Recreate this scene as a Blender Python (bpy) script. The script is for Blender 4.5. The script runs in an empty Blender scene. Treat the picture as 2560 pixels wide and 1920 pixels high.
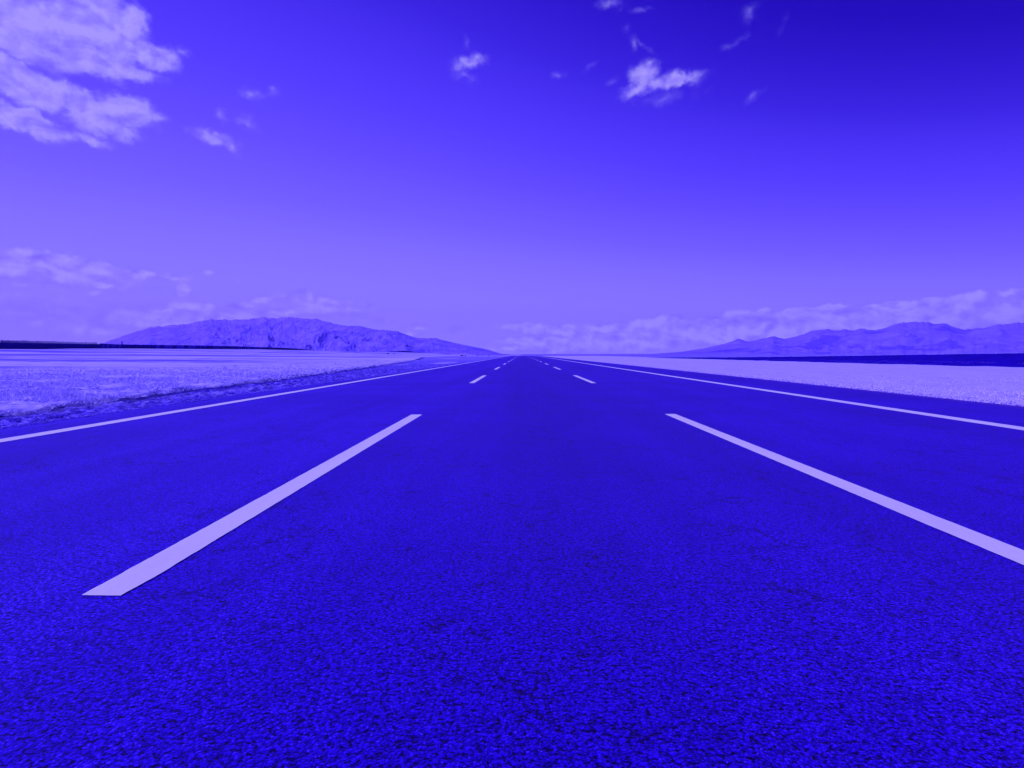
import bpy, math, random
import numpy as np

random.seed(4)
RNG = np.random.default_rng(7)
scene = bpy.context.scene
COL = scene.collection

# ------------------------------------------------------------------ camera
H = 0.87            # eye height above the asphalt, metres
F = 1416.0          # focal length in pixels of the 2560 wide photograph
CX, CY = 1305.0, 885.0
cam_data = bpy.data.cameras.new("camera")
cam_data.sensor_width = 36.0
cam_data.lens = 36.0 * F / 2560.0
cam_data.shift_x = -(CX - 1280.0) / 2560.0
cam_data.shift_y = -(960.0 - CY) / 2560.0
cam_data.clip_start = 0.05
cam_data.clip_end = 90000.0
cam = bpy.data.objects.new("camera", cam_data)
cam.location = (0, 0, H)
cam.rotation_euler = (math.radians(90), 0, 0)
COL.objects.link(cam)
scene.camera = cam

SUN_EL, SUN_AZ = math.radians(42), math.radians(-105)   # azimuth from +Y, negative = left

# ------------------------------------------------------------------ world
def s2l(v):
    v /= 255.0
    return v / 12.92 if v <= 0.04045 else ((v + 0.055) / 1.055) ** 2.4

def rgb(r, g, b):
    return (s2l(r), s2l(g), s2l(b), 1.0)

world = bpy.data.worlds.new("World")
scene.world = world
world.use_nodes = True
try:
    world.cycles.sampling_method = 'MANUAL'
    world.cycles.sample_map_resolution = 256
except Exception:
    pass
wt = world.node_tree
wt.nodes.clear()

class NT:
    """small helper round a node tree"""
    def __init__(self, tree): self.t = tree
    def n(self, kind, **kw):
        nd = self.t.nodes.new(kind)
        for k, v in kw.items(): setattr(nd, k, v)
        return nd
    def link(self, a, b): self.t.links.new(a, b)
    def put(self, sock, v):
        if isinstance(v, bpy.types.NodeSocket): self.link(v, sock)
        else: sock.default_value = v
    def m(self, op, a, b=None, c=None, clamp=False):
        nd = self.n('ShaderNodeMath', operation=op); nd.use_clamp = clamp
        self.put(nd.inputs[0], a)
        if b is not None: self.put(nd.inputs[1], b)
        if c is not None: self.put(nd.inputs[2], c)
        return nd.outputs[0]
    def v(self, op, a, b=None, scale=None):
        nd = self.n('ShaderNodeVectorMath', operation=op)
        self.put(nd.inputs[0], a)
        if b is not None: self.put(nd.inputs[1], b)
        if scale is not None: self.put(nd.inputs['Scale'], scale)
        return nd.outputs['Value'] if op in ('LENGTH', 'DOT_PRODUCT', 'DISTANCE') else nd.outputs[0]
    def comb(self, x, y, z=0.0):
        nd = self.n('ShaderNodeCombineXYZ')
        for i, q in enumerate((x, y, z)): self.put(nd.inputs[i], q)
        return nd.outputs[0]
    def sep(self, v):
        nd = self.n('ShaderNodeSeparateXYZ'); self.put(nd.inputs[0], v)
        return nd.outputs[0], nd.outputs[1], nd.outputs[2]
    def noise(self, vec, scale, detail=4.0, rough=0.55, dist=0.0, color=False):
        nd = self.n('ShaderNodeTexNoise')
        self.put(nd.inputs['Vector'], vec); self.put(nd.inputs['Scale'], scale)
        nd.inputs['Detail'].default_value = detail
        nd.inputs['Roughness'].default_value = rough
        nd.inputs['Distortion'].default_value = dist
        return nd.outputs['Color'] if color else nd.outputs['Fac']
    def voro(self, vec, scale, feature='F1', rnd=1.0):
        nd = self.n('ShaderNodeTexVoronoi', feature=feature)
        self.put(nd.inputs['Vector'], vec); self.put(nd.inputs['Scale'], scale)
        nd.inputs['Randomness'].default_value = rnd
        return nd
    def ramp(self, fac, stops, interp='LINEAR'):
        nd = self.n('ShaderNodeValToRGB'); cr = nd.color_ramp; cr.interpolation = interp
        while len(cr.elements) < len(stops): cr.elements.new(0.5)
        for e, (p, c) in zip(cr.elements, stops):
            e.position = p; e.color = c if len(c) == 4 else (*c, 1.0)
        self.put(nd.inputs[0], fac)
        return nd.outputs[0]
    def smooth(self, x, lo, hi, a=0.0, b=1.0):
        nd = self.n('ShaderNodeMapRange', interpolation_type='SMOOTHSTEP')
        self.put(nd.inputs['Value'], x)
        for k, q in (('From Min', lo), ('From Max', hi), ('To Min', a), ('To Max', b)): self.put(nd.inputs[k], q)
        return nd.outputs[0]
    def mix(self, f, a, b, blend='MIX'):
        nd = self.n('ShaderNodeMix', data_type='RGBA', blend_type=blend)
        self.put(nd.inputs[0], f); self.put(nd.inputs[6], a); self.put(nd.inputs[7], b)
        return nd.outputs[2]

w = NT(wt)
wdir = w.n('ShaderNodeTexCoord').outputs['Generated']
dx, dy, dz = w.sep(w.v('NORMALIZE', wdir))
az = w.m('ARCTAN2', dx, dy)
el = w.m('ARCSINE', dz)
s_ = w.m('SINE', az)
front = w.m('ADD', 1.0, w.m('MULTIPLY', s_, 0.55))
front = w.m('ADD', front, w.m('MULTIPLY', w.m('MULTIPLY', s_, s_), 0.45))
eprime = w.m('DIVIDE', w.m('MULTIPLY', w.m('MAXIMUM', el, 0.0), front), math.radians(60))
def e_(deg): return deg / 60.0
sky_col = w.ramp(eprime, [
    (0.0, rgb(146, 131, 255)), (e_(5.4), rgb(142, 126, 255)), (e_(9), rgb(130, 113, 255)), (e_(12.2), rgb(114, 95, 255)),
    (e_(16.6), rgb(97, 75, 255)), (e_(20.8), rgb(81, 59, 254)), (e_(24.8), rgb(68, 46, 242)),
    (e_(28.6), rgb(53, 31, 224)), (e_(32.5), rgb(41, 18, 207)), (e_(38), rgb(24, 2, 184)), (1.0, rgb(12, 0, 150))])

# clouds: soft ellipsoids of vapour at fixed bearings and elevations, broken up by fractal noise
uv = w.comb(az, el, 0.0)
warp1 = w.v('SUBTRACT', w.noise(uv, 14.0, 3.0, 0.6, color=True), (0.5, 0.5, 0.5))
warp2 = w.v('SUBTRACT', w.noise(uv, 60.0, 4.0, 0.6, color=True), (0.5, 0.5, 0.5))
uvw = w.v('ADD', uv, w.v('ADD', w.v('SCALE', warp1, scale=0.024), w.v('SCALE', warp2, scale=0.020)))
uvw = w.v('MULTIPLY', uvw, (1.0, 1.0, 0.0))

K = 2560.0 / 2212.0
def bearing(px, py):
    x, y = (px * K - CX) / F, (CY - py * K) / F
    return math.atan2(x, 1.0), math.asin(y / math.sqrt(x * x + y * y + 1))
# centre x, y, radius x, y, tilt (degrees, clockwise), thickness
BANKS = [
 (70,45,190,100,5,1.15),(215,60,120,95,0,1.1),(290,45,42,48,0,1.0),(335,118,62,40,10,.85),(300,158,62,26,5,.62),(190,115,140,48,5,.95),(392,112,26,16,0,.5),
 (25,150,90,42,14,.95),(150,215,115,42,14,.95),(275,238,82,42,0,.95),(215,272,110,34,0,.75),(60,195,110,42,15,.85),(340,262,34,18,50,.45),
 (55,262,98,34,16,1.0),(190,300,70,16,12,.55),(120,282,60,18,20,.5),
 (538,205,34,19,5,.62),(592,198,20,16,-30,.36),(480,255,22,22,50,.55),(532,266,36,20,15,.58),(455,297,56,20,5,.68),(505,318,34,20,30,.66),
 (1015,136,46,21,-8,.60),(1003,165,32,18,15,.52),(1006,95,10,30,-15,.34),(1203,165,20,12,-20,.42),(1272,145,32,7,-30,.30),
 (1322,8,40,16,5,.46),(1385,18,36,8,-5,.36),(1358,62,14,11,0,.38),(1372,95,13,32,-8,.36),(1395,100,34,9,42,.36),
 (1395,160,38,34,0,.82),(1378,190,46,20,-15,.72),(1465,172,66,21,-2,.72),(1428,180,62,22,0,.66),(1500,178,26,22,15,.55),(1430,212,90,18,0,.36),(1324,172,16,10,0,.34),
 (1620,26,30,28,0,.48),(1590,92,38,9,-22,.32),(1630,210,26,9,-28,.38),(1460,485,34,8,0,.18),(1275,415,22,8,0,.18),(1693,45,8,22,15,.22),
 (105,563,105,22,2,.75),(190,576,90,20,4,.72),(30,580,80,22,0,.6),(310,592,62,17,6,.55),(222,612,52,14,0,.55),(395,627,26,17,-4,.72),
 (372,600,60,12,0,.4),(453,588,26,9,5,.42),(516,608,11,9,0,.3),(205,632,26,9,-8,.5),(60,612,110,14,0,.32),(100,645,150,14,0,.28),(80,690,130,16,0,.3),
 (425,664,76,14,0,.58),(345,672,70,12,-6,.45),(520,660,48,12,0,.5),(560,648,56,12,-10,.5),(650,640,62,18,-4,.52),(722,652,80,12,6,.45),(790,658,50,9,5,.34),(658,628,30,10,0,.46),
 (300,700,140,22,0,.42),(190,715,110,26,0,.42),(620,675,120,12,0,.42),(765,668,40,8,-4,.42),(900,708,46,11,0,.38),(820,692,60,10,0,.3),(985,712,34,14,0,.32),(880,722,50,8,0,.4),
 (1130,706,70,12,2,.62),(1210,713,120,14,0,.62),(1170,738,120,13,0,.66),(1290,731,130,14,-3,.62),(1330,708,100,14,-3,.55),(1390,706,56,18,0,.74),
 (1440,697,40,18,0,.92),(1440,722,90,18,0,.75),(1540,703,90,20,-3,.76),(1600,690,56,22,0,.84),(1650,672,18,9,0,.72),(1640,700,120,26,-4,.86),
 (1730,669,56,8,-6,.66),(1790,665,60,8,-3,.62),(1750,697,110,26,-4,.86),(1870,690,110,30,-5,.84),(1910,660,70,10,-5,.66),(1990,680,100,30,-3,.8),
 (2000,656,80,14,-6,.72),(2080,648,60,17,-5,.76),(2060,672,90,22,0,.74),(2110,636,34,11,10,.55),(2150,672,80,20,-3,.62),(2180,632,42,10,-8,.4),(2190,690,80,20,0,.5),
 (1300,742,270,24,0,.50),(1640,722,260,36,0,.56),(1950,694,230,46,0,.56),(2200,670,120,44,0,.45),(420,692,360,44,0,.42),(150,600,250,36,3,.40),(120,670,240,50,0,.32),(700,668,200,30,3,.34),
 (1100,752,70,7,0,.4),(1240,757,170,8,0,.42),(1560,722,110,14,0,.6)]
uvlow = w.v('MULTIPLY', w.v('ADD', uv, w.v('SCALE', warp2, scale=0.015)), (1.0, 1.0, 0.0))
dens = None
uvk = uvw
for kb, (bx, by, rx, ry, tl, st) in enumerate(BANKS):
    if kb % 10 == 0:      # evaluate the banks in batches (keeps the shader's stack small)
        uvk = uvw if by < 540 else uvlow
        if kb: uvk = w.v('ADD', uvk, w.m('MULTIPLY', dens, 1e-7))
    u0, v0 = bearing(bx, by)
    u1, _ = bearing(bx + rx, by); um, _ = bearing(bx - rx, by)
    _, v1 = bearing(bx, by - ry); _, vm = bearing(bx, by + ry)
    mp = w.n('ShaderNodeMapping', vector_type='TEXTURE')
    w.link(uvk, mp.inputs['Vector'])
    mp.inputs['Location'].default_value = (u0, v0, 0)
    mp.inputs['Rotation'].default_value = (0, 0, -math.radians(tl))
    if by > 620 and bx > 1050: st *= 2.7
    elif by > 540: st *= 2.1
    elif bx < 450 and rx >= 60: st *= 2.0
    elif rx >= 38 and st > 0.5: st *= 1.55
    else: st *= 1.10
    mp.inputs['Scale'].default_value = (abs(u1 - um) / 2 * 1.18, abs(v1 - vm) / 2 * 1.18, 1)
    d = w.m('MULTIPLY_ADD', w.v('LENGTH', mp.outputs[0]), -st, st)
    dens = d if dens is None else w.m('SMOOTH_MAX', dens, d, 0.10)
dens = w.m('MAXIMUM', dens, -0.6)
uv_n = w.v('MULTIPLY', uv, (1.0, 1.35, 1.0))
nz = w.noise(uv_n, 30.0, 9.0, 0.60, 0.3)
offs = w.v('ADD', uv_n, (0.007, -0.012, 0.0))
nz2 = w.noise(offs, 30.0, 5.0, 0.55, 0.3)
val = w.m('ADD', dens, w.m('MULTIPLY', w.m('SUBTRACT', nz, 0.5), 0.84))
alpha = w.smooth(val, 0.0, 0.80)
alpha = w.m('MULTIPLY', alpha, w.smooth(dens, 0.0, 1.10, 0.40, 1.0))
relief = w.m('SUBTRACT', w.noise(uv_n, 30.0, 5.0, 0.55, 0.3), nz2)
lit = w.m('ADD', w.m('MULTIPLY', relief, 2.1), w.smooth(val, 0.10, 0.85, 0.30, 0.76), clamp=True)
cloud_col = w.ramp(lit, [(0.0, rgb(112, 92, 255)), (0.45, rgb(140, 123, 255)), (1.0, rgb(170, 156, 255))])
sky_all = w.mix(w.m('MULTIPLY', alpha, 0.96), sky_col, cloud_col)
bg = w.n('ShaderNodeBackground'); w.link(sky_all, bg.inputs['Color']); bg.inputs['Strength'].default_value = 1.0
wo = w.n('ShaderNodeOutputWorld'); w.link(bg.outputs[0], wo.inputs['Surface'])

# ------------------------------------------------------------------ sun
sd = bpy.data.lights.new("sun", 'SUN')
sd.energy = 5.0
sd.angle = math.radians(0.5)
sd.color = (0.44, 0.365, 1.0)
so = bpy.data.objects.new("sun", sd)
dvec = (math.sin(SUN_AZ) * math.cos(SUN_EL), math.cos(SUN_AZ) * math.cos(SUN_EL), math.sin(SUN_EL))
from mathutils import Vector
so.rotation_euler = Vector(dvec).to_track_quat('Z', 'Y').to_euler()
so.location = (-60, -20, 80)
COL.objects.link(so)

vs = scene.view_settings
vs.view_transform = 'Standard'; vs.look = 'None'; vs.exposure = 0.0; vs.gamma = 1.0
vs.use_curve_mapping = False
scene.cycles.use_denoising = True
scene.cycles.max_bounces = 5
scene.cycles.diffuse_bounces = 3
scene.cycles.volume_bounces = 1
scene.cycles.sample_clamp_indirect = 4.0

# ------------------------------------------------------------------ numpy noise
def _hash(ix, iy, seed):
    n = (ix.astype(np.int64) * 374761393 + iy.astype(np.int64) * 668265263 + seed * 1442695041) & 0x7fffffff
    n = ((n ^ (n >> 13)) * 1274126177) & 0x7fffffff
    return ((n ^ (n >> 16)) & 0xffff) / 65535.0
def vnoise(x, y, seed=0):
    ix, iy = np.floor(x), np.floor(y)
    fx, fy = x - ix, y - iy
    fx = fx * fx * fx * (fx * (fx * 6 - 15) + 10); fy = fy * fy * fy * (fy * (fy * 6 - 15) + 10)
    a, b = _hash(ix, iy, seed), _hash(ix + 1, iy, seed)
    c, d = _hash(ix, iy + 1, seed), _hash(ix + 1, iy + 1, seed)
    return (a * (1 - fx) + b * fx) * (1 - fy) + (c * (1 - fx) + d * fx) * fy
def fbm(x, y, oct=5, seed=0, gain=0.5):
    s, a, t = 0.0, 1.0, 0.0
    for k in range(oct):
        s = s + a * vnoise(x * 2.03 ** k + 17.3 * k, y * 2.03 ** k - 9.1 * k, seed + k); t += a; a *= gain
    return s / t
def ridged(x, y, oct=5, seed=0, gain=0.55):
    s, a, t = 0.0, 1.0, 0.0
    for k in range(oct):
        n = 1 - np.abs(2 * vnoise(x * 2.07 ** k + 5.3 * k, y * 2.07 ** k + 3.7 * k, seed + k) - 1)
        s = s + a * n * n; t += a; a *= gain
    return s / t
def sstep(x, lo, hi):
    t = np.clip((x - lo) / (hi - lo), 0, 1)
    return t * t * (3 - 2 * t)

# ------------------------------------------------------------------ mesh helpers
def mesh_obj(name, verts, faces, mat, parent=None, smooth=False):
    me = bpy.data.meshes.new(name)
    verts = np.asarray(verts, dtype=np.float32)
    faces = np.asarray(faces, dtype=np.int32) if not isinstance(faces, list) else faces
    if isinstance(faces, list):
        me.from_pydata([tuple(map(float, q)) for q in verts], [], faces)
    else:
        n, k = faces.shape
        me.vertices.add(len(verts)); me.vertices.foreach_set('co', verts.ravel())
        me.loops.add(n * k); me.loops.foreach_set('vertex_index', faces.ravel())
        me.polygons.add(n)
        me.polygons.foreach_set('loop_start', np.arange(0, n * k, k, dtype=np.int32))
        me.update(calc_edges=True); me.validate()
    me.polygons.foreach_set('use_smooth', np.full(len(me.polygons), smooth))
    me.materials.append(mat)
    o = bpy.data.objects.new(name, me)
    COL.objects.link(o)
    if parent is not None: o.parent = parent
    return o
def grid_faces(nr, nc):
    i = np.arange(nr - 1)[:, None] * nc + np.arange(nc - 1)[None, :]
    i = i.ravel()
    return np.stack([i, i + 1, i + nc + 1, i + nc], 1)
def tag(o, label, cat, group=None):
    o['label'] = label; o['category'] = cat
    if group: o['group'] = group
    return o
def structure(o): o['kind'] = 'structure'; return o
def stuff(o, label, cat): o['kind'] = 'stuff'; o['label'] = label; o['category'] = cat; return o

class Boxes:
    """collects boxes into one mesh"""
    def __init__(self): self.v, self.f = [], []
    def box(self, c, s, rz=0.0, taper=1.0):
        n = len(self.v); ca, sa = math.cos(rz), math.sin(rz)
        for z in (-1, 1):
            k = taper if z > 0 else 1.0
            for (a, b) in ((-1, -1), (1, -1), (1, 1), (-1, 1)):
                x, y = a * s[0] / 2 * k, b * s[1] / 2 * k
                self.v.append((c[0] + x * ca - y * sa, c[1] + x * sa + y * ca, c[2] + z * s[2] / 2))
        self.f += [tuple(n + q for q in t) for t in ((3, 2, 1, 0), (4, 5, 6, 7), (0, 1, 5, 4), (1, 2, 6, 5), (2, 3, 7, 6), (3, 0, 4, 7))]
    def build(self, name, mat, parent=None): return mesh_obj(name, self.v, self.f, mat, parent)

# ------------------------------------------------------------------ materials
def new_mat(name):
    m = bpy.data.materials.new(name); m.use_nodes = True
    t = NT(m.node_tree); m.node_tree.nodes.clear()
    out = t.n('ShaderNodeOutputMaterial'); bs = t.n('ShaderNodeBsdfPrincipled')
    t.link(bs.outputs[0], out.inputs['Surface'])
    return m, t, bs
def plain(name, col, rough=0.9, var=0.25, scale=6.0, spec=0.2):
    m, t, bs = new_mat(name)
    p = t.n('ShaderNodeTexCoord').outputs['Object']
    f = t.noise(p, scale, 5.0, 0.6)
    c2 = tuple(q * (1 - var) for q in col); c1 = tuple(min(1, q * (1 + var)) for q in col)
    t.link(t.ramp(f, [(0.3, c2), (0.7, c1)]), bs.inputs['Base Color'])
    bs.inputs['Roughness'].default_value = rough
    bs.inputs['Specular IOR Level'].default_value = spec
    return m

def asphalt_mat():
    m, t, bs = new_mat("asphalt")
    p = t.n('ShaderNodeTexCoord').outputs['Object']
    px, py, pz = t.sep(p)
    wob = t.v('SCALE', t.v('SUBTRACT', t.noise(p, 55.0, 2.0, 0.5, color=True), (0.5, 0.5, 0.5)), scale=0.012)
    pw = t.v('MULTIPLY', t.v('ADD', p, wob), (1, 1, 0))
    v1 = t.voro(pw, 125.0); v2 = t.voro(pw, 270.0)
    d1, c1 = v1.outputs['Distance'], v1.outputs['Color']
    d2, c2 = v2.outputs['Distance'], v2.outputs['Color']
    stone = t.smooth(d1, 0.15, 0.75, 1.0, 0.0)
    fine = t.smooth(d2, 0.1, 0.8, 1.0, 0.0)
    r1 = t.sep(c1)[0]; r2 = t.sep(c2)[1]
    pits = t.smooth(t.noise(t.v('MULTIPLY', p, (0.8, 1.0, 0)), 80.0, 4.0, 0.60), 0.36, 0.50)             # open voids between stones
    pits2 = t.smooth(t.noise(t.v('MULTIPLY', p, (0.9, 1.0, 0)), 26.0, 5.0, 0.65), 0.30, 0.42)
    b = t.m('ADD', t.m('MULTIPLY', stone, 0.40), t.m('MULTIPLY', fine, 0.22))
    b = t.m('ADD', b, t.m('MULTIPLY', r1, 0.34))
    b = t.m('ADD', b, t.m('MULTIPLY', r2, 0.20))
    b = t.m('MULTIPLY', b, t.m('MULTIPLY_ADD', pits, 0.80, 0.20))
    b = t.m('MULTIPLY', b, t.m('MULTIPLY_ADD', pits2, 0.45, 0.55))
    b = t.m('MULTIPLY', t.m('SUBTRACT', b, 0.10), 1.15)
    # traffic wear: long streaks down the lanes, worn patches
    streak = t.noise(t.v('MULTIPLY', p, (1.3, 0.035, 0)), 1.0, 4.0, 0.6)
    patch = t.noise(p, 0.45, 4.0, 0.55)
    cross = t.noise(t.v('MULTIPLY', p, (0.03, 0.5, 0)), 1.0, 3.0, 0.5)
    tone = t.m('ADD', t.m('MULTIPLY', streak, 0.55), t.m('MULTIPLY', patch, 0.35))
    tone = t.m('ADD', tone, t.m('MULTIPLY', cross, 0.22))
    tone = t.smooth(tone, 0.36, 0.78, 0.74, 1.30)
    # vignetting painted into the colour: near lane darker than the shoulders; left lane paler
    lane = t.m('ADD', t.smooth(t.m('ABSOLUTE', t.m('SUBTRACT', px, 0.35)), 0.6, 2.6, 0.86, 1.0),
               t.smooth(px, -3.0, 0.5, 0.16, 0.0))
    b = t.m('MULTIPLY', b, t.m('MULTIPLY', tone, lane))
    # sharp open cracks
    cw = t.v('ADD', p, t.v('SCALE', t.v('SUBTRACT', t.noise(p, 6.0, 5.0, 0.7, color=True), (0.5, 0.5, 0.5)), scale=0.35))
    ce = t.voro(cw, 2.1, 'DISTANCE_TO_EDGE').outputs['Distance']
    cm = t.smooth(t.noise(p, 1.1, 2.0, 0.5), 0.45, 0.53)
    cm = t.m('MULTIPLY', cm, t.smooth(t.noise(p, 7.0, 2.0, 0.5), 0.42, 0.50))
    crack = t.m('MULTIPLY', t.smooth(ce, 0.005, 0.018, 1.0, 0.0), cm)
    b = t.m('MULTIPLY', b, t.m('SUBTRACT', 1.0, t.m('MULTIPLY', crack, 0.85)))
    glint = t.m('MULTIPLY', t.m('GREATER_THAN', r2, 0.992), t.smooth(t.noise(p, 3.0, 2.0, 0.5), 0.45, 0.6))
    b = t.m('ADD', b, t.m('MULTIPLY', glint, 0.6))
    col = t.ramp(b, [(0.0, (0.0004, 0.0001, 0.030)), (0.18, (0.0050, 0.0003, 0.21)), (0.45, (0.0160, 0.0006, 0.49)),
                     (0.75, (0.040, 0.006, 0.72)), (1.0, (0.13, 0.06, 0.92))])
    t.link(col, bs.inputs['Base Color'])
    hgt = t.m('ADD', t.m('MULTIPLY', stone, 0.7), t.m('MULTIPLY', fine, 0.3))
    hgt = t.m('MULTIPLY', hgt, t.m('MULTIPLY_ADD', pits, 0.7, 0.3))
    bp = t.n('ShaderNodeBump'); bp.inputs['Strength'].default_value = 0.6; bp.inputs['Distance'].default_value = 0.003
    t.link(hgt, bp.inputs['Height']); t.link(bp.outputs[0], bs.inputs['Normal'])
    bs.inputs['Roughness'].default_value = 0.55
    bs.inputs['Specular IOR Level'].default_value = 0.12
    bs.inputs['Specular Tint'].default_value = (0.30, 0.06, 1.0, 1.0)
    bs.inputs['Sheen Weight'].default_value = 0.17      # sheen added to brighten the distant asphalt at grazing angles
    bs.inputs['Sheen Roughness'].default_value = 0.45
    bs.inputs['Sheen Tint'].default_value = (0.56, 0.20, 1.0, 1.0)
    return m

def paint_mat():
    m, t, bs = new_mat("road_paint")
    p = t.n('ShaderNodeTexCoord').outputs['Object']
    g = t.noise(p, 60.0, 4.0, 0.6); l = t.noise(t.v('MULTIPLY', p, (3.0, 0.6, 0)), 1.5, 4.0, 0.6)
    f = t.m('ADD', t.m('MULTIPLY', g, 0.4), t.m('MULTIPLY', l, 0.6))
    col = t.ramp(f, [(0.30, (0.74, 0.70, 0.86)), (0.55, (0.82, 0.80, 0.9))])
    t.link(col, bs.inputs['Base Color'])
    bp = t.n('ShaderNodeBump'); bp.inputs['Strength'].default_value = 0.25; bp.inputs['Distance'].default_value = 0.002
    t.link(g, bp.inputs['Height']); t.link(bp.outputs[0], bs.inputs['Normal'])
    bs.inputs['Roughness'].default_value = 0.75; bs.inputs['Specular IOR Level'].default_value = 0.2
    return m

PALE = (0.58, 0.53, 0.86); MID = (0.34, 0.28, 0.82); SOIL = (0.060, 0.030, 0.42); BLACK = (0.004, 0.001, 0.10)
def ground_mat(verge=False):
    m, t, bs = new_mat("verge_soil" if verge else "steppe_ground")
    p = t.n('ShaderNodeTexCoord').outputs['Object']
    px, py, pz = t.sep(p)
    nearby = t.noise(p, 0.9, 6.0, 0.65)
    fine = t.noise(p, 7.0, 5.0, 0.7)
    # dry grass cover, with long worn tracks and damp hollows lying across the plain on the left
    big = t.noise(t.v('MULTIPLY', p, (0.010, 0.040, 0)), 1.0, 5.0, 0.6)
    trk = t.noise(t.v('MULTIPLY', p, (0.007, 0.055, 0)), 1.0, 5.0, 0.60, 0.3)
    f = t.m('ADD', t.m('MULTIPLY', nearby, 0.55), t.m('MULTIPLY', fine, 0.45))
    grass = t.ramp(f, [(0.30, (0.40, 0.33, 0.90)), (0.46, (0.52, 0.45, 0.95)), (0.66, (0.61, 0.54, 0.97))])
    left = t.smooth(px, -40.0, -15.0, 1.0, 0.0)
    line = t.m('MULTIPLY', t.smooth(trk, 0.49, 0.55), left)
    line = t.m('MULTIPLY', line, t.smooth(py, 22.0, 45.0))
    grass = t.mix(t.m('MULTIPLY', line, 0.85), grass, (0.10, 0.055, 0.62, 1))
    trk2 = t.noise(t.v('MULTIPLY', p, (0.010, 0.070, 0)), 1.0, 3.0, 0.55, 0.2)
    rut = t.smooth(t.m('ABSOLUTE', t.m('SUBTRACT', trk2, 0.5)), 0.006, 0.024, 1.0, 0.0)
    rut = t.m('MULTIPLY', t.m('MULTIPLY', rut, left), t.m('MULTIPLY', t.smooth(py, 14.0, 30.0), t.smooth(t.noise(p, 0.08, 4.0, 0.7), 0.40, 0.55)))
    grass = t.mix(t.m('MULTIPLY', rut, 0.8), grass, (0.09, 0.05, 0.60, 1))
    beyond = t.m('MULTIPLY', t.smooth(py, 230.0, 480.0), t.smooth(px, -60.0, 20.0))
    beyond = t.m('MAXIMUM', beyond, t.smooth(px, 34.0, 39.0))
    grass = t.mix(t.m('MULTIPLY', beyond, 0.85), grass, (0.16, 0.11, 0.72, 1))
    damp = t.m('MULTIPLY', t.smooth(big, 0.55, 0.75), left)
    grass = t.mix(t.m('MULTIPLY', damp, 0.45), grass, (0.24, 0.18, 0.75, 1))
    rowsR = t.noise(t.v('MULTIPLY', p, (0.35, 0.05, 0)), 1.0, 5.0, 0.62)
    right = t.smooth(px, 8.0, 12.0)
    grass = t.mix(t.m('MULTIPLY', t.m('MULTIPLY', t.smooth(rowsR, 0.52, 0.72), right), 0.30), grass, (0.36, 0.29, 0.8, 1))
    fl = t.m('MULTIPLY', t.smooth(t.noise(t.v('MULTIPLY', p, (1.6, 0.9, 0)), 1.0, 5.0, 0.75), 0.60, 0.68), t.smooth(t.noise(t.v('MULTIPLY', p, (0.22, 0.03, 0)), 1.0, 3.0, 0.6), 0.44, 0.58))
    grass = t.mix(t.m('MULTIPLY', t.m('MULTIPLY', fl, right), 0.7), grass, (0.20, 0.14, 0.72, 1))
    # bare gravel beside the left shoulder, widening away from the road
    pyc = t.m('MINIMUM', py, 135.0)
    edge = t.m('ADD', px, t.m('MULTIPLY_ADD', pyc, 0.07, 7.3))
    edge = t.m('ADD', edge, t.m('MULTIPLY', t.m('MULTIPLY', pyc, pyc), 0.0004))
    edge = t.m('ADD', edge, t.m('MULTIPLY', t.m('SUBTRACT', nearby, 0.5), 1.2))
    fade = t.smooth(py, 110.0, 420.0, 1.0, 0.0)
    gm = t.m('MULTIPLY', t.smooth(edge, -0.25, 0.15), fade)
    gm = t.m('MULTIPLY', gm, t.smooth(px, 0.0, -3.0))
    vg = t.voro(p, 9.0); vgc = t.sep(vg.outputs['Color'])[0]
    gr = t.m('ADD', t.m('MULTIPLY', vgc, 0.35), t.m('MULTIPLY', t.noise(p, 3.5, 6.0, 0.7), 0.65))
    gravel = t.ramp(gr, [(0.30, (0.05, 0.022, 0.42)), (0.45, (0.12, 0.07, 0.66)), (0.60, (0.22, 0.155, 0.80)), (0.78, (0.40, 0.32, 0.90))])
    dk = t.smooth(t.noise(t.v('MULTIPLY', p, (1.0, 0.6, 0)), 5.5, 5.0, 0.72), 0.40, 0.50, 1.0, 0.0)
    gravel = t.mix(t.m('MULTIPLY', dk, 0.85), gravel, (0.035, 0.014, 0.30, 1))
    sand = t.smooth(t.noise(t.v('MULTIPLY', p, (0.3, 0.03, 0)), 1.0, 2.0, 0.5), 0.60, 0.68)
    gravel = t.mix(t.smooth(py, 22.0, 75.0, 0.0, 0.75), gravel, (0.25, 0.185, 0.86, 1))     # gravel turns paler further on
    gravel = t.mix(t.m('MULTIPLY', sand, 0.8), gravel, (0.52, 0.46, 0.87, 1))
    col = t.mix(gm, grass, gravel)
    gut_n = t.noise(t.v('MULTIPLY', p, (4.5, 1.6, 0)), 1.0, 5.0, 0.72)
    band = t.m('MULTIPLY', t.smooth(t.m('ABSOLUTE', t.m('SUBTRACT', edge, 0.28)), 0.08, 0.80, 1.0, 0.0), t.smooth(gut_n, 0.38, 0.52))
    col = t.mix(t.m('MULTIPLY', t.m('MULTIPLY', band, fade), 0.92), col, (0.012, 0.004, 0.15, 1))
    if verge:
        # shade painted on low ground in the gutter; turned soil showing between the tufts
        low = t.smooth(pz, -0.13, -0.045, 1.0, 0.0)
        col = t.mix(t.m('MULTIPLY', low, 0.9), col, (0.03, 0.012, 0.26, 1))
        sp = t.m('MULTIPLY', t.smooth(t.noise(p, 3.6, 5.0, 0.75), 0.42, 0.50, 1.0, 0.0), t.smooth(t.noise(p, 0.35, 3.0, 0.6), 0.42, 0.56))
        col = t.mix(t.m('MULTIPLY', sp, 0.85), col, (0.06, 0.025, 0.48, 1))
    t.link(col, bs.inputs['Base Color'])
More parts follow.
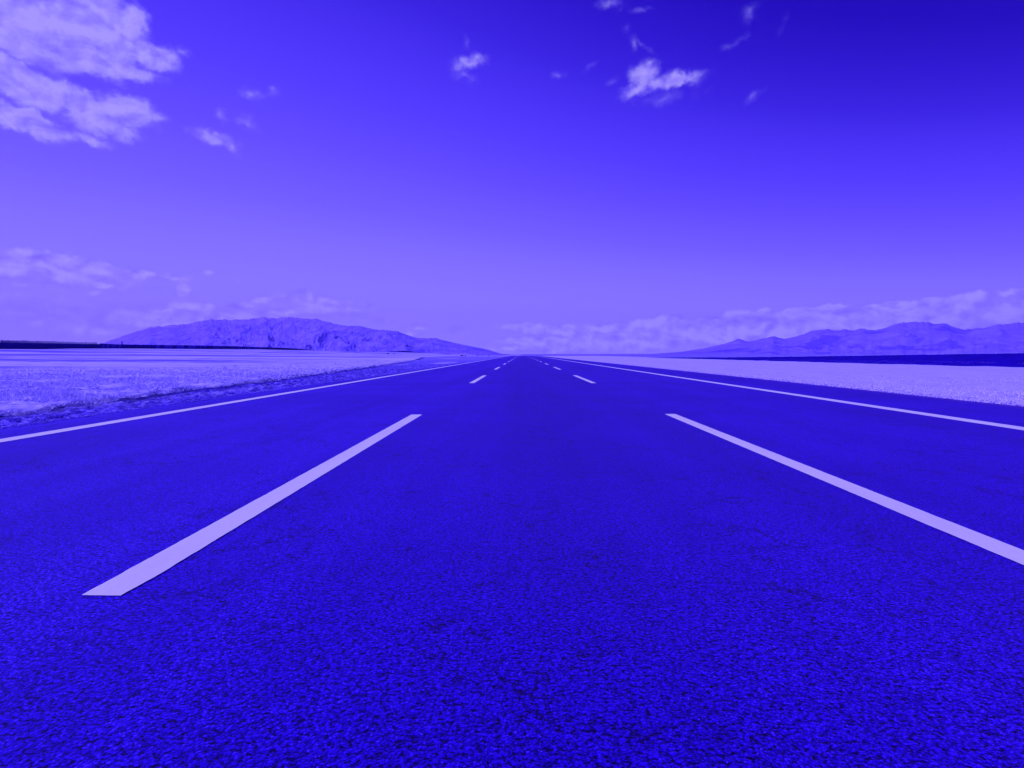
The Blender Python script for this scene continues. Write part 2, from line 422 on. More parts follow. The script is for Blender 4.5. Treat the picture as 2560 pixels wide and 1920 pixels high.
    bp = t.n('ShaderNodeBump'); bp.inputs['Strength'].default_value = 0.6; bp.inputs['Distance'].default_value = 0.03
    t.link(fine, bp.inputs['Height']); t.link(bp.outputs[0], bs.inputs['Normal'])
    bs.inputs['Roughness'].default_value = 0.95; bs.inputs['Specular IOR Level'].default_value = 0.05
    return m

def rock_mat(name, light, dark, sc, patch=0.0):
    m, t, bs = new_mat(name)
    p = t.n('ShaderNodeTexCoord').outputs['Object']
    px, py, pz = t.sep(p)
    a = t.noise(p, sc, 8.0, 0.65); b = t.noise(t.v('MULTIPLY', p, (1.0, 0.35, 0.6)), sc * 4.5, 5.0, 0.7, 0.6)
    f = t.m('ADD', t.m('MULTIPLY', a, 0.5), t.m('MULTIPLY', b, 0.5))
    col = t.ramp(f, [(0.38, dark), (0.62, light)])
    if patch:
        q = t.smooth(t.noise(t.v('MULTIPLY', p, (1, 1, 2.0)), sc * 0.9, 2.0, 0.5), 0.56, 0.62)
        col = t.mix(t.m('MULTIPLY', q, patch), col, (dark[0] * .5, dark[1] * .4, dark[2] * .95, 1))
    t.link(col, bs.inputs['Base Color'])
    bs.inputs['Roughness'].default_value = 1.0; bs.inputs['Specular IOR Level'].default_value = 0.0
    return m

def grass_mat(name, lo, hi):
    m, t, bs = new_mat(name)
    p = t.n('ShaderNodeTexCoord').outputs['Object']
    f = t.m('ADD', t.m('MULTIPLY', t.noise(p, 5.0, 3.0, 0.6), 0.5), t.m('MULTIPLY', t.noise(p, 60.0, 2.0, 0.5), 0.5))
    t.link(t.ramp(f, [(0.32, lo), (0.62, hi)]), bs.inputs['Base Color'])
    bs.inputs['Roughness'].default_value = 0.9; bs.inputs['Specular IOR Level'].default_value = 0.1
    return m

M_ASPH, M_PAINT = asphalt_mat(), paint_mat()
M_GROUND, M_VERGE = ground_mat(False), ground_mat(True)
M_HILL_L = rock_mat("bare_hillside", (0.275, 0.200, 0.88), (0.120, 0.070, 0.70), 0.0034)
M_HILL_R = rock_mat("far_range_rock", (0.250, 0.180, 0.86), (0.150, 0.095, 0.72), 0.0010, 0.8)
M_BANK = plain("dark_turned_earth", (0.013, 0.0008, 0.29), 0.95, 0.25, 0.7, 0.05)
M_FENCE = plain("weathered_dark_boards", (0.010, 0.002, 0.28), 0.9, 0.5, 0.8, 0.1)
M_POST = plain("dark_posts", (0.006, 0.001, 0.22), 0.9, 0.4, 0.8, 0.1)
M_GAP = plain("pale_infill_boards", (0.05, 0.02, 0.5), 0.9, 0.3, 0.7, 0.1)
M_BUSH = plain("dark_scrub_leaf", (0.010, 0.003, 0.20), 0.95, 0.5, 2.0, 0.1)
M_BARK = plain("dark_scrub_stem", (0.01, 0.004, 0.15), 0.95, 0.3, 3.0, 0.1)
M_GRASS_L = grass_mat("dry_grass", (0.42, 0.34, 0.95), (0.78, 0.71, 0.98))
M_GRASS_R = grass_mat("short_dry_grass", (0.50, 0.43, 0.95), (0.68, 0.61, 0.98))

# ------------------------------------------------------------------ terrain height
_FS = np.array([-600, 0, 300, 500, 640, 760, 900, 1000, 1090, 1180, 1260.])
_FB = np.array([874, 873.5, 872.3, 873.7, 874.3, 876.2, 880.2, 881.0, 883.0, 885.2, 887.])
_FD = np.array([220, 250, 386, 425, 540, 700, 760, 800, 820, 800, 700.])
def terrain(x, y):
    x = np.asarray(x, float); y = np.asarray(y, float)
    ys = np.maximum(y, 1.0)
    sx = CX + F * x / ys
    base = np.interp(sx, _FS, _FB); D = np.interp(sx, _FS, _FD)
    zt = H + (CY - base) / F * D
    up = zt * sstep(ys, 45.0, D)
    drop = -np.clip(ys - 270.0, 0, 200) ** 2 * 1.8e-4
    wl = 1 - sstep(sx, 1090.0, 1225.0)
    wl = np.where(y > 1, wl, (x < 0) * 1.0)
    z = up * wl + drop * (1 - wl)
    z = z + wl * sstep(np.abs(x), 20, 60) * (fbm(x * 0.03, y * 0.03, 3, 11) - 0.5) * 0.5 * sstep(ys, 40, 90)
    return z

def ground_z(x, y):
    z = terrain(x, y)
    under = (1 - sstep(np.abs(x - 1.15), 6.95, 7.15))         # road bed
    z = z - 0.10 * under
    rough = (fbm(x * 0.8, y * 0.8, 4, 5) - 0.5) * 0.10 * sstep(np.abs(x - 1.15), 7.3, 9.0) * (1 - sstep(y, 60, 140))
    # the hand-high gap under the finely modelled verge
    vm = sstep(x, -23.0, -21.5) * (1 - sstep(x, -5.6, -5.2)) * sstep(y, 3.3, 4.2) * (1 - sstep(y, 84, 92))
    return z + rough - 0.45 * vm

def spaced(lo_fine, step, growth, limit):
    out, x, s = [], lo_fine, step
    while x < limit:
        x += s; s *= growth; out.append(x)
    return out
xr = list(np.arange(0, 40, 0.8)); xr += spaced(xr[-1], 0.8, 1.07, 45000)
xs = np.array(sorted([-q for q in xr[1:]] + xr))
yr = list(np.arange(0, 120, 1.0)); yr += spaced(yr[-1], 1.0, 1.035, 45000)
yb = spaced(0, 1.0, 1.12, 3000)
ys = np.array(sorted([-q for q in yb] + yr))
X, Y = np.meshgrid(xs, ys)
Z = ground_z(X, Y)
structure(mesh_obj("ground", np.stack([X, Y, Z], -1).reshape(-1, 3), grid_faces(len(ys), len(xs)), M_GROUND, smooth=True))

# road: one cambered sheet over the crest
def left_edge(y): return -5.74 - 0.40 * (1 - sstep(y, 5.0, 26.0))
R_EDGE = 8.30
ry = np.array(sorted([-60, -40, -20, -10, -5] + list(np.arange(0, 60, 0.5)) + spaced(59.5, 0.5, 1.03, 900)))
cols = np.linspace(0, 1, 40)
RX = left_edge(ry)[:, None] * (1 - cols[None]) + R_EDGE * cols[None]
RX[:, 0] += (fbm(ry * 2.2, ry * 0, 4, 31) - .5) * 0.07
RX[:, -1] += (fbm(ry * 1.7, ry * 0, 4, 32) - .5) * 0.09
RY = np.repeat(ry[:, None], len(cols), 1)
RZ = terrain(np.zeros_like(RX), RY)
RXY = np.stack([RX, RY, RZ], -1).reshape(-1, 3)
skirt = []
nR = len(ry)
vv = list(RXY); ff = [tuple(q) for q in grid_faces(nR, len(cols))]
nb = len(vv)
for k in range(nR):      # broken slab edge down to the soil on both sides
    vv.append(RXY[k * 40] + np.array([-0.03, 0, -0.09])); vv.append(RXY[k * 40 + 39] + np.array([0.03, 0, -0.09]))
for k in range(nR - 1):
    ff.append((k * 40, (k + 1) * 40, nb + 2 * (k + 1), nb + 2 * k))
    ff.append((k * 40 + 39, nb + 2 * k + 1, nb + 2 * (k + 1) + 1, (k + 1) * 40 + 39))
structure(mesh_obj("road", vv, ff, M_ASPH, smooth=True))

# ------------------------------------------------------------------ painted lines
def marking(name, x, wid, y0, y1, seed, thick=0.004, step=0.12, worn=0.006, chip=False):
    n = max(3, min(900, int((y1 - y0) / step)))
    yy = np.linspace(y0, y1, n) if y1 - y0 < 30 else np.array([y0 * (y1 / y0) ** (k / (n - 1)) for k in range(n)])
    amp = worn
    jl = (fbm(yy * 14, yy * 0 + seed, 5, seed, 0.6) - .5) * amp * 2
    jr = (fbm(yy * 14, yy * 0 + seed + 9, 5, seed + 3, 0.6) - .5) * amp * 2
    zz = terrain(np.zeros_like(yy), yy) + thick
    if chip: jr = jr - 0.007 * (1 - sstep(yy - y0, 0.01, 0.10)) - 0.005 * (1 - sstep(yy - y0, 0.13, 0.15))
    cr = 5
    V = []
    for k in range(n):
        for c in range(cr):
            t_ = c / (cr - 1)
            xx = x - wid / 2 + jl[k] + (wid + jr[k] - jl[k]) * t_
            ey = 0.0
            if k == 0: ey = -0.012 * vnoise(np.array(c * 1.7 + seed), np.array(0.5), seed)
            if k == n - 1: ey = 0.012 * vnoise(np.array(c * 2.1 + seed), np.array(3.5), seed)
            V.append((xx, yy[k] + ey, zz[k]))
    return mesh_obj(name, V, grid_faces(n, cr), M_PAINT)

e1 = marking("edge_line", -5.215, 0.205, 3.0, 300.0, 3, step=0.4)
tag(e1, "continuous white edge line along the road's left shoulder beside the gravel", "road marking", "continuous lines along the road edges")
e2 = marking("edge_line", 5.82, 0.25, 3.0, 300.0, 5, step=0.4)
tag(e2, "continuous white edge line inside the wide right shoulder, beside the pale flat field", "road marking", "continuous lines along the road edges")
ORD = ["nearest", "second", "third", "fourth", "fifth", "sixth"]
for side, xc, nm, seen in (("left", -1.505, "left", 0), ("right", 2.136, "right", 0)):
    for k in range(19):
        y0 = 2.04 + 14.83 * k; y1 = y0 + 6.06
        if side == "right": y0 -= 0.02; y1 += 0.08
        d = marking("lane_dash", xc, 0.155, y0, y1, 20 + k + (60 if side == "right" else 0), step=0.02 if k == 0 else 0.08, worn=0.0035 if k == 0 else 0.004, chip=(k == 0 and side == "left"))
        if k == 0:
            lb = ("long broad white dash of the left lane line, its square end lying in the foreground" if side == "left"
                  else "long broad white dash of the right lane line, cut off by the picture's right side")
        elif k < 6:
            lb = f"{ORD[k]} white dash up the {side} lane line counted from the camera"
        else:
            lb = f"tiny white dash far up the {side} lane line close to the road's crest"
        tag(d, lb, "road marking", f"dashes of the {side} lane line")

# ------------------------------------------------------------------ finely modelled verge on the left
vx = np.array(sorted(set(np.round(np.concatenate([np.arange(-12.5, -5.2, 0.035), -np.array(spaced(12.5, 0.05, 1.03, 24))]), 4))))
vy = [3.4]
while vy[-1] < 90: vy.append(vy[-1] * 1.0085)
vy = np.array(vy)
VX, VY = np.meshgrid(vx, vy)
bnd = -(7.3 + 0.07 * VY + 0.0004 * VY ** 2)
lat = VX - bnd + (fbm(VX * .8, VY * .6, 4, 71) - .5) * 0.8      # >0 on the gravel side
e_road = left_edge(VY)
gut = np.exp(-((lat + 0.12) / 0.28) ** 2)                       # gutter where gravel meets turf
clod = ridged(VX * 7.0, VY * 4.0, 4, 41)
clod2 = fbm(VX * 9.0, VY * 5.0, 4, 47)
turf = fbm(VX * 1.6, VY * 1.6, 5, 53)
VZ = terrain(VX, VY) - 0.015
on_g = sstep(lat, -0.1, 0.25)
VZ = VZ + on_g * ((clod - .45) * 0.075 + (clod2 - .5) * 0.12 - 0.02) * sstep(np.abs(VX - e_road), 0.02, 0.45)
VZ = VZ + (1 - on_g) * ((turf - .5) * 0.16 + (clod2 - .5) * 0.07 + 0.0)
VZ = VZ - gut * 0.13 * (0.2 + 1.3 * fbm(VX * 3.2, VY * 1.5, 3, 61))
VZ = np.where(VX > e_road - 0.01, np.minimum(VZ, -0.045), VZ)
fade_o = sstep(VX, -23.8, -21.5) * (1 - sstep(VY, 78, 88)) * sstep(VY, 3.4, 3.7)
VZ = VZ * fade_o + (1 - fade_o) * (terrain(VX, VY) - 0.12)
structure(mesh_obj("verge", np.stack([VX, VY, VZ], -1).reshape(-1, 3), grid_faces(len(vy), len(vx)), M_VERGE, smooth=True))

def verge_height(x, y):
    ix = np.clip(np.searchsorted(vx, x) - 1, 0, len(vx) - 2); iy = np.clip(np.searchsorted(vy, y) - 1, 0, len(vy) - 2)
    tx = np.clip((x - vx[ix]) / (vx[ix + 1] - vx[ix]), 0, 1); ty = np.clip((y - vy[iy]) / (vy[iy + 1] - vy[iy]), 0, 1)
    return (VZ[iy, ix] * (1 - tx) + VZ[iy, ix + 1] * tx) * (1 - ty) + (VZ[iy + 1, ix] * (1 - tx) + VZ[iy + 1, ix + 1] * tx) * ty

# ------------------------------------------------------------------ grass blades
def blades(name, x, y, z, hgt, wid, mat, label):
    n = len(x)
    a = RNG.uniform(0, 2 * math.pi, n); lean = RNG.uniform(0.3, 1.6, n) * hgt; la = RNG.uniform(0, 2 * math.pi, n)
    V = np.empty((n, 3, 3), np.float32)
    V[:, 0] = np.stack([x - np.cos(a) * wid, y - np.sin(a) * wid, z - 0.01], -1)
    V[:, 1] = np.stack([x + np.cos(a) * wid, y + np.sin(a) * wid, z - 0.01], -1)
    V[:, 2] = np.stack([x + np.cos(la) * lean, y + np.sin(la) * lean, z + hgt], -1)
    f = np.arange(n * 3, dtype=np.int32).reshape(-1, 3)
    return stuff(mesh_obj(name, V.reshape(-1, 3), f, mat), label, "grass")
n = 620000
y = 4.0 * (95 / 4.0) ** RNG.random(n)
t_ = RNG.random(n)
bx = -(7.3 + 0.07 * y + 0.0004 * y ** 2)
x = bx - 0.05 - t_ ** 1.3 * (y * 1.05 + 6)
dn = fbm(x * 0.9, y * 0.9, 4, 81) + 0.18 * sstep(y, 12, 40)
keep = (dn > 0.44 + RNG.uniform(-.07, .07, n)) & (x > -75) & (RNG.random(n) > sstep(y, 9, 38))
x, y, dn = x[keep], y[keep], dn[keep]
z = np.where((x > -23) & (y < 86), verge_height(x, y), ground_z(x, y))
hg = RNG.uniform(0.015, 0.060, len(x)) * (0.5 + 1.4 * np.clip(dn - .35, 0, .4) / .4)
blades("grass", x, y, z, hg, 0.004 + 0.0006 * y, M_GRASS_L, "dry pale tufted grass covering the plain left of the road")
n = 110000
y = 6.0 * (110 / 6.0) ** RNG.random(n)
x = 8.32 + RNG.random(n) ** 1.2 * (y * 0.95 + 6)
keep = (RNG.random(n) > sstep(y, 8, 26)) & (x < 33) & (fbm(x * 1.2, y * .6, 4, 91) > 0.36 + RNG.uniform(-.08, .08, n))
x, y = x[keep], y[keep]
z = ground_z(x, y)
blades("grass", x, y, z, RNG.uniform(0.010, 0.035, len(x)), 0.004 + 0.0006 * y, M_GRASS_R, "short pale grass between the right shoulder and the dark bank")

# loose stones along the slab edges and on the bare strip
n = 9000
y = 3.0 * (60 / 3.0) ** RNG.random(n); sd_ = RNG.random(n) < 0.72
xl = left_edge(y) + 0.10 - RNG.random(n) ** 1.6 * 1.5; xr_ = R_EDGE - 0.12 + RNG.random(n) ** 1.5 * 0.8
x = np.where(sd_, xl, xr_)
z = np.where(sd_, np.where(x < left_edge(y), verge_height(x, y), 0.0), np.where(x > R_EDGE, ground_z(x, y), 0.0))
r = RNG.uniform(0.005, 0.020, n)
oct_ = np.array([(1, 0, 0), (-1, 0, 0), (0, 1, 0), (0, -1, 0), (0, 0, .7), (0, 0, -.7)], float)
V = oct_[None] * r[:, None, None] * RNG.uniform(0.6, 1.3, (n, 6, 1)) + np.stack([x, y, z + r * .35], -1)[:, None, :]
fo = np.array([(0, 2, 4), (2, 1, 4), (1, 3, 4), (3, 0, 4), (2, 0, 5), (1, 2, 5), (3, 1, 5), (0, 3, 5)])
Fc = (fo[None] + (np.arange(n) * 6)[:, None, None]).reshape(-1, 3)
stuff(mesh_obj("gravel", V.reshape(-1, 3), Fc, plain("loose_stone", (0.20, 0.13, 0.72), 0.9, 0.6, 30.0, 0.1)), "small loose stones lying along both edges of the asphalt", "gravel")

# ------------------------------------------------------------------ dark bank on the right
bs_ = np.array([0.0, 0.18, 0.4, 0.7, 1.0, 1.25, 2.2, 4.0])      # profile across the bank
bl = np.concatenate([np.arange(8, 60, 0.35), np.arange(60, 152, 0.9)])
V = []
def bank_foot(y): return 31.9 - 0.025 * (y - 36)
for yy in bl:
    x0 = float(bank_foot(yy))
    top = np.interp(yy, [8, 37, 41, 73, 92, 136, 160], [1.02, 0.97, 0.945, 0.56, 0.37, 0.02, -0.10])
    for k in range(26):
        s = k / 25 * 8.5
        prof = min(1.0, (s / 4.6)) if s < 4.6 else 1.0 - 0.02 * (s - 4.6)
        n1 = (fbm(np.array((x0 + s) * 1.1), np.array(yy * 0.8), 4, 77) - .5)
        z = top * prof + n1 * (0.16 if 0.2 < s < 2.0 else 0.03) * min(1, s * 3)
        if s > 7.6: z -= (s - 7.6) * 1.2
        V.append((x0 + s + 0.25 * float(n1) , yy, float(z) - (0.03 if k == 0 else 0)))
structure(mesh_obj("embankment", V, grid_faces(len(bl), 26), M_BANK, smooth=True))
# pale grass fringe on the crest of the bank, scrub at its foot
n = 26000
y = RNG.uniform(10, 120, n); x = bank_foot(y) + 4.7 + RNG.random(n) * 2.4
top = np.interp(y, [8, 37, 41, 73, 92, 136, 160], [1.02, 0.97, 0.945, 0.56, 0.37, 0.02, -0.10])
blades("grass", x, y, top * 0.985, RNG.uniform(0.02, 0.06, n), 0.02 + 0 * y, M_GRASS_R, "thin pale grass fringe along the top of the dark bank")
n = 16000
y = RNG.uniform(12, 75, n); x = bank_foot(y) + RNG.random(n) * 1.5
keep = fbm(x * 2, y * 0.7, 3, 99) > 0.52
x, y = x[keep], y[keep]
top = np.interp(y, [8, 37, 41, 73, 92, 136, 160], [1.02, 0.97, 0.945, 0.56, 0.37, 0.02, -0.10])
blades("grass", x, y, top * (x - bank_foot(y)) / 4.6, RNG.uniform(0.03, 0.09, len(x)), 0.012 + 0 * y,
       grass_mat("violet_scrub", (0.03, 0.01, 0.4), (0.10, 0.05, 0.6)), "sparse dark scrub at the foot of the right bank")

# ------------------------------------------------------------------ low dark ridge far left, past the fence
def ray(sx, d): return (sx - CX) / F * d
rs = np.arange(590, 1125, 3.0)
tb = np.interp(rs, [590, 640, 700, 740, 800, 900, 960, 985, 1010, 1035, 1075, 1125], [874.5, 874.5, 875, 876, 878.3, 880.6, 881.4, 881.6, 881.6, 882.2, 884, 885])
tt = np.interp(rs, [590, 640, 700, 740, 800, 900, 960, 985, 1010, 1035, 1075, 1125], [872.5, 867.6, 869, 871, 876.6, 879.1, 879.8, 878.4, 876.8, 879.6, 882.8, 884.6])
dd = np.interp(rs, _FS, _FD) + 6
V = []
for k in range(len(rs)):
    d0 = dd[k]
    zb = H + (CY - tb[k]) / F * d0 - 0.6; zt_ = H + (CY - tt[k]) / F * (d0 + 9)
    for (o_, q) in ((0, 0), (2.5, .35), (6, .8), (9, 1.0), (13, .85), (22, 0.0)):
        dk = d0 + o_; jig = (vnoise(np.array(k * .6), np.array(o_ * .3), 8) - .5) * 0.25
        V.append((ray(rs[k], dk), dk, zb + (zt_ - zb) * q + float(jig) * (q > 0) * (q < 1)))
structure(mesh_obj("earth_ridge", V, grid_faces(len(rs), 6), plain("dark_ridge_earth", (0.006, 0.001, 0.18), 0.95, 0.4, 0.1, 0.05), smooth=True))

# ------------------------------------------------------------------ long fence on the left skyline
def fence_pt(sx):
    d = float(np.interp(sx, _FS, _FD)) - 1.5
    b = float(np.interp(sx, _FS, _FB))
    return ray(sx, d), d, H + (CY - b) / F * d
def walk(s0, s1, step):
    pts, sx = [], s0
    x0, y0, z0 = fence_pt(sx); pts.append((x0, y0, z0, sx))
    while sx < s1:
        sx += 0.15
        x1, y1, z1 = fence_pt(sx)
        if math.hypot(x1 - x0, y1 - y0) >= step:
            pts.append((x1, y1, z1, sx)); x0, y0 = x1, y1
    return pts
def fence(name, s0, s1, step, hfun, label, cat, spike, infill):
    root = bpy.data.objects.new(name, None); COL.objects.link(root)
    pts = walk(s0, s1, step)
    ox, oy, oz = pts[0][:3]; root.location = (ox, oy, oz)
    tag(root, label, cat)
    boards, rail, gap = Boxes(), Boxes(), Boxes()
    posts = []
    for k in range(len(pts) - 1):
        (xa, ya, za, sa), (xb, yb_, zb, sb) = pts[k], pts[k + 1]
        hh = hfun(sa); L = math.hypot(xb - xa, yb_ - ya); rz = math.atan2(yb_ - ya, xb - xa)
        cx_, cy_, cz = (xa + xb) / 2 - ox, (ya + yb_) / 2 - oy, (za + zb) / 2 - oz
        hk = hh * (0.97 + 0.05 * random.random())
        if infill and random.random() < 0.45:
            gap.box((cx_, cy_, cz + hk * .42 - .3), (L * .96, 0.08, hk * .74 + .6), rz)
            boards.box((cx_, cy_, cz + hk * .90), (L * .99, 0.14, hk * .2), rz)
        else:
            boards.box((cx_, cy_, cz + hk * .5 - .3), (L * .99, 0.10, hk + .6), rz)
        rail.box((cx_, cy_ - .12, cz + hh * .93), (L * .995, 0.10, 0.16), rz)
        posts.append((xa - ox, ya - oy - .05, za - oz, hh * spike * (0.96 + .1 * random.random()), rz))
    boards.build('board_panel', M_FENCE, root); rail.build('top_rail', M_POST, root)
    if gap.v: gap.build('infill_panel', M_GAP, root)
    rest = Boxes()
    for k, (x_, y_, z_, h_, rz) in enumerate(posts):
        if k < 100:
            b = Boxes(); b.box((0, 0, h_ / 2 - .2), (0.26, 0.26, h_ + .4), rz, 0.7); b.box((0, 0, h_ + .12), (0.16, 0.16, .26), rz, 0.2)
            o = b.build('post', M_POST, root); o.location = (x_, y_, z_)
        else:
            rest.box((x_, y_, z_ + h_ / 2 - .2), (0.26, 0.26, h_ + .4), rz, 0.7)
    if rest.v:
        o = rest.build('posts', M_POST, root); o['kind'] = 'stuff'
    return root
def hf(sx):
    d = float(np.interp(sx, _FS, _FD))
    t = float(np.interp(sx, [-600, 0, 100, 200, 245, 250, 300, 500, 600, 640, 660], [856.5, 856.5, 857.8, 859.6, 860, 858.6, 861, 863.6, 866, 867.6, 868.5]))
    return (float(np.interp(sx, _FS, _FB)) - t) / F * d
fence("picket_fence", -60, 246, 0.95, hf, "long dark fence with pointed post tips along its top, left of the long wall", "fence", 1.3, False)
fence("wall", 244.5, 655, 2.6, hf, "long low dark wall with pale gaps running below the left mountain", "wall", 1.02, True)

# slim poles behind the wall
def pole(sx, d, top, label, grp):
    b = float(np.interp(sx, _FS, _FB)); xg, zg = ray(sx, d), terrain(ray(sx, d), d)
    zt_ = H + (CY - top) / F * d
    root = bpy.data.objects.new("pole", None); COL.objects.link(root); root.location = (xg, d, float(zg)); tag(root, label, "pole", grp)
    hh = zt_ - float(zg)
    b1 = Boxes(); b1.box((0, 0, hh / 2 - .3), (0.55, 0.55, hh + .6), 0, 0.6); b1.build('mast', M_POST, root)
    b2 = Boxes(); b2.box((0, 0, hh - .9), (1.7, .22, .22)); b2.box((0, 0, hh - 1.9), (1.2, .2, .2)); b2.build('crossarm', M_POST, root)
pole(609.5, 560, 858.6, "left one of two thin poles close together above the dark wall", "thin poles behind the dark wall")
pole(614.5, 572, 858.9, "right one of two thin poles close together above the dark wall", "thin poles behind the dark wall")
pole(305, 402, 852.0, "single thin pole where the picket fence meets the long wall", "thin poles behind the dark wall")

# ------------------------------------------------------------------ dark bushes out on the plain
def ground_hit(sx, sy):
    best = None
    for d in np.geomspace(40, 780, 1500):
        z = float(terrain(ray(sx, d), d)); s = CY - (z - H) / d * F
        if s <= sy: return d, z
        best = (d, z)
    return best
def bush(sx, sy, wpx, hpx, label):
    d, z = ground_hit(sx, sy)
    W, Hh = wpx / F * d, hpx / F * d
    root = bpy.data.objects.new("bush", None); COL.objects.link(root); root.location = (ray(sx, d), d, z)
    tag(root, label, "bush", "dark bushes scattered on the left plain")
    nl = 420
    a = RNG.uniform(0, 2 * math.pi, nl); r = np.sqrt(RNG.random(nl)); hz = RNG.random(nl)
    cx_, cy_ = np.cos(a) * r * W / 2 * (1 - .5 * hz), np.sin(a) * r * W / 2 * (1 - .5 * hz)
    cz = hz * Hh * (0.7 + 0.3 * RNG.random(nl))
    s = W * 0.07
    V = np.stack([cx_, cy_, cz], -1)[:, None, :] + RNG.uniform(-s, s, (nl, 3, 3))
    V[..., 2] = np.maximum(V[..., 2], 0.0)
    mesh_obj('foliage', V.reshape(-1, 3), np.arange(nl * 3, dtype=np.int32).reshape(-1, 3), M_BUSH, root)
    st = Boxes()
    for k in range(5):
        aa = k * 1.26; st.box((math.cos(aa) * W * .08, math.sin(aa) * W * .08, Hh * .25), (W * .03, W * .03, Hh * .7), aa, .4)
    st.build('stem', M_BARK, root)
bush(970, 885.6, 8, 2.6, "dark bush standing alone below the hump of the earth ridge, widest on the plain")
bush(985.5, 885.6, 5, 1.8, "smaller faint bush just right of the lone widest bush")
bush(1155, 889.8, 10, 2.0, "long flat dark bush, left end of the row near the road's far end")
bush(1163.6, 890.2, 5, 2.2, "small dark bush touching the right end of the long flat bush")
bush(1193, 890.0, 4, 2.0, "round small bush alone midway in the row toward the road's far end")
bush(1222, 890.0, 4, 1.6, "last and faintest bush of the row, nearest the road's vanishing point")

# ------------------------------------------------------------------ mountains
def mountain(name, prof, depth_pts, foot_frac, back, mat, seed, fx, amp, step, rugged):
    sx_p = np.array([q[0] for q in prof], float); sy_p = np.array([q[1] for q in prof], float)
    cols_ = np.arange(sx_p[0], sx_p[-1] + 0.1, step)
    sky = np.interp(cols_, sx_p, sy_p)
    kern = np.ones(3) / 3; sky = np.convolve(np.pad(sky, 1, 'edge'), kern, 'valid')
    dr = np.interp(cols_, [p[0] for p in depth_pts], [p[1] for p in depth_pts])
    hr = H + (CY - sky) / F * dr
    kb_ = np.hanning(25); kb_ /= kb_.sum(); hb = np.convolve(np.pad(hr, 12, 'edge'), kb_, 'valid')
    hr = hr + (fbm(cols_ / 11.0, cols_ * 0, 5, seed + 50, 0.6) - .5) * np.clip(hr, 0, 1e9) * 0.075
    ts = np.concatenate([np.linspace(0, 1, 150), np.linspace(1.02, 1.6, 24)])
    A, T = np.meshgrid(cols_, ts)
    DR = np.broadcast_to(dr, A.shape); HR = np.broadcast_to(hr, A.shape)
    foot = foot_frac + 0.05 * (fbm(A / 40.0, T * 0, 3, seed + 9) - .5)
    D = np.where(T <= 1, DR * (foot + (1 - foot) * T), DR * (1 + (T - 1) * (1 - foot_frac) * back))
    XX = (A - CX) / F * D
    tt_ = np.clip(T, 0, 1)
    shape = np.where(T <= 1, tt_ ** 1.15, np.clip(1 - (T - 1) / 0.6, 0, 1))
    AX = (A - CX) / F * DR
    blend = np.clip(tt_, 0, 1) ** 6
    HR = hb[None, :] * (1 - blend) + HR * blend
    wx = (XX + 0.35 * D) / 1000.0 * fx + 1.1 * (fbm(AX / 1100., D / 700., 4, seed + 2) - .5); wy = D / 1000.0 * fx * 0.9
    g = ridged(wx, wy, 7, seed, 0.55)
    rug = np.interp(A, rugged[0], rugged[1])
    g = 1 - (1 - g) * rug
    win = np.sin(np.pi * np.clip(tt_ ** 0.8, 0, 1)) ** 0.8
    Zm = HR * np.clip(shape - amp * win * (1 - g) * 0.9 + amp * 0.30 * win, -0.02, 1.0)
    Zm = Zm + HR * win * rug * 0.10 * (ridged(wx * 4.3, wy * 3.6, 4, seed + 31) - .5)
    lim = (hr[None, :] / DR) * 0.985
    Zm = np.where((T < 0.995), np.minimum(Zm, lim * D), Zm)
    Zm = np.where(T <= 0.0, -12.0, Zm) - 10 * (1 - np.clip(tt_ * 6, 0, 1))
    return structure(mesh_obj(name, np.stack([XX, D, Zm], -1).reshape(-1, 3), grid_faces(len(ts), len(cols_)), mat, smooth=True))

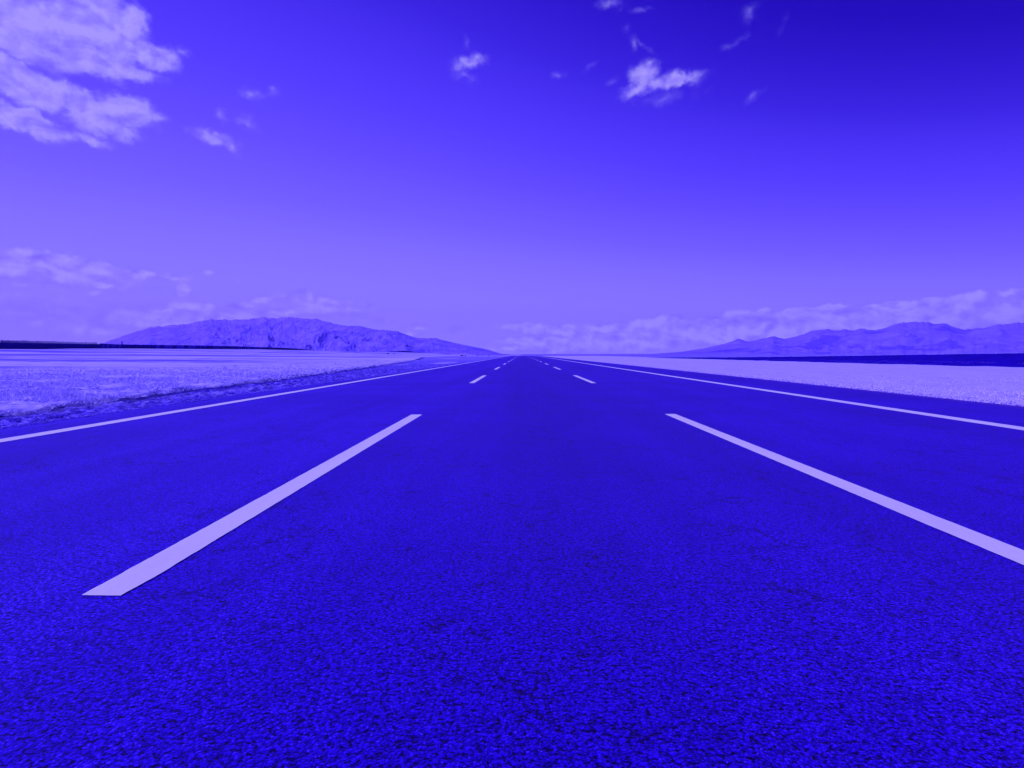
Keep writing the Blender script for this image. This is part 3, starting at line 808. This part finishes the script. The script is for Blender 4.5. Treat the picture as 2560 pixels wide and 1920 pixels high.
Lp = [(225, 872), (240, 864), (260, 857), (310, 839), (374, 819), (420, 814), (468, 810.6), (518, 798.7), (578, 799.7), (622, 798.7), (657, 792.7), (690, 796), (722, 793), (791, 798),
      (831, 808.6), (866, 814.6), (896, 814.6), (936, 823), (995, 828.5), (1040, 844.4), (1090, 845.4), (1134, 857), (1169, 864), (1219, 874), (1262, 887), (1275, 892)]
mountain("mountain", Lp, [(225, 11000), (600, 9000), (900, 6300), (1275, 4800)], 0.66, 1.4, M_HILL_L, 101, 2.2, 0.52, 1.25, ([225, 500, 720, 900, 1275], [0.18, 0.35, 0.8, 1.0, 1.0]))
R0 = [(0, 575), (120, 545), (180, 515), (260, 505), (310, 530), (420, 512), (480, 490), (560, 462), (670, 450), (720, 465), (800, 452), (870, 462), (930, 445),
      (980, 458), (1060, 458), (1120, 440), (1200, 410), (1280, 398), (1410, 393), (1500, 408), (1600, 412), (1680, 440), (1740, 455), (1840, 445), (1900, 440),
      (2000, 415), (2100, 412), (2160, 397), (2212, 400), (2400, 380), (2700, 410), (3100, 380), (3500, 430), (3900, 470)]
Rp = [(1500, 893), (1600, 887), (1700, 880), (1760, 871), (1795, 863), (1825, 856), (1847, 847), (1869, 854), (1904, 847.5), (1934, 840), (1960, 847.5), (1991, 841), (2034, 826)] + [(1860 + a * .3165, 680 + b * .3165) for a, b in R0[8:]]
mountain("mountain", Rp, [(1500, 16500), (1900, 14500), (2560, 12500), (3200, 11500)], 0.72, 1.4, M_HILL_R, 203, 0.8, 0.46, 2.0, ([1500, 3900], [0.9, 0.9]))

# ------------------------------------------------------------------ the air
hz = Boxes(); hz.box((0, 7600, 560), (34000, 18800, 1160)); 
mh = bpy.data.materials.new("haze_air"); mh.use_nodes = True
tv = NT(mh.node_tree); mh.node_tree.nodes.clear()
pv = tv.n('ShaderNodeVolumePrincipled'); ov = tv.n('ShaderNodeOutputMaterial')
pv.inputs['Color'].default_value = (0.64, 0.44, 1.0, 1.0)
pv.inputs['Density'].default_value = 2.6e-5
pv.inputs['Anisotropy'].default_value = 0.2
tv.link(pv.outputs[0], ov.inputs['Volume'])
mh.cycles.homogeneous_volume = True
ho = hz.build("haze", mh)
stuff(ho, "thin bright air that pales the far mountains", "haze")
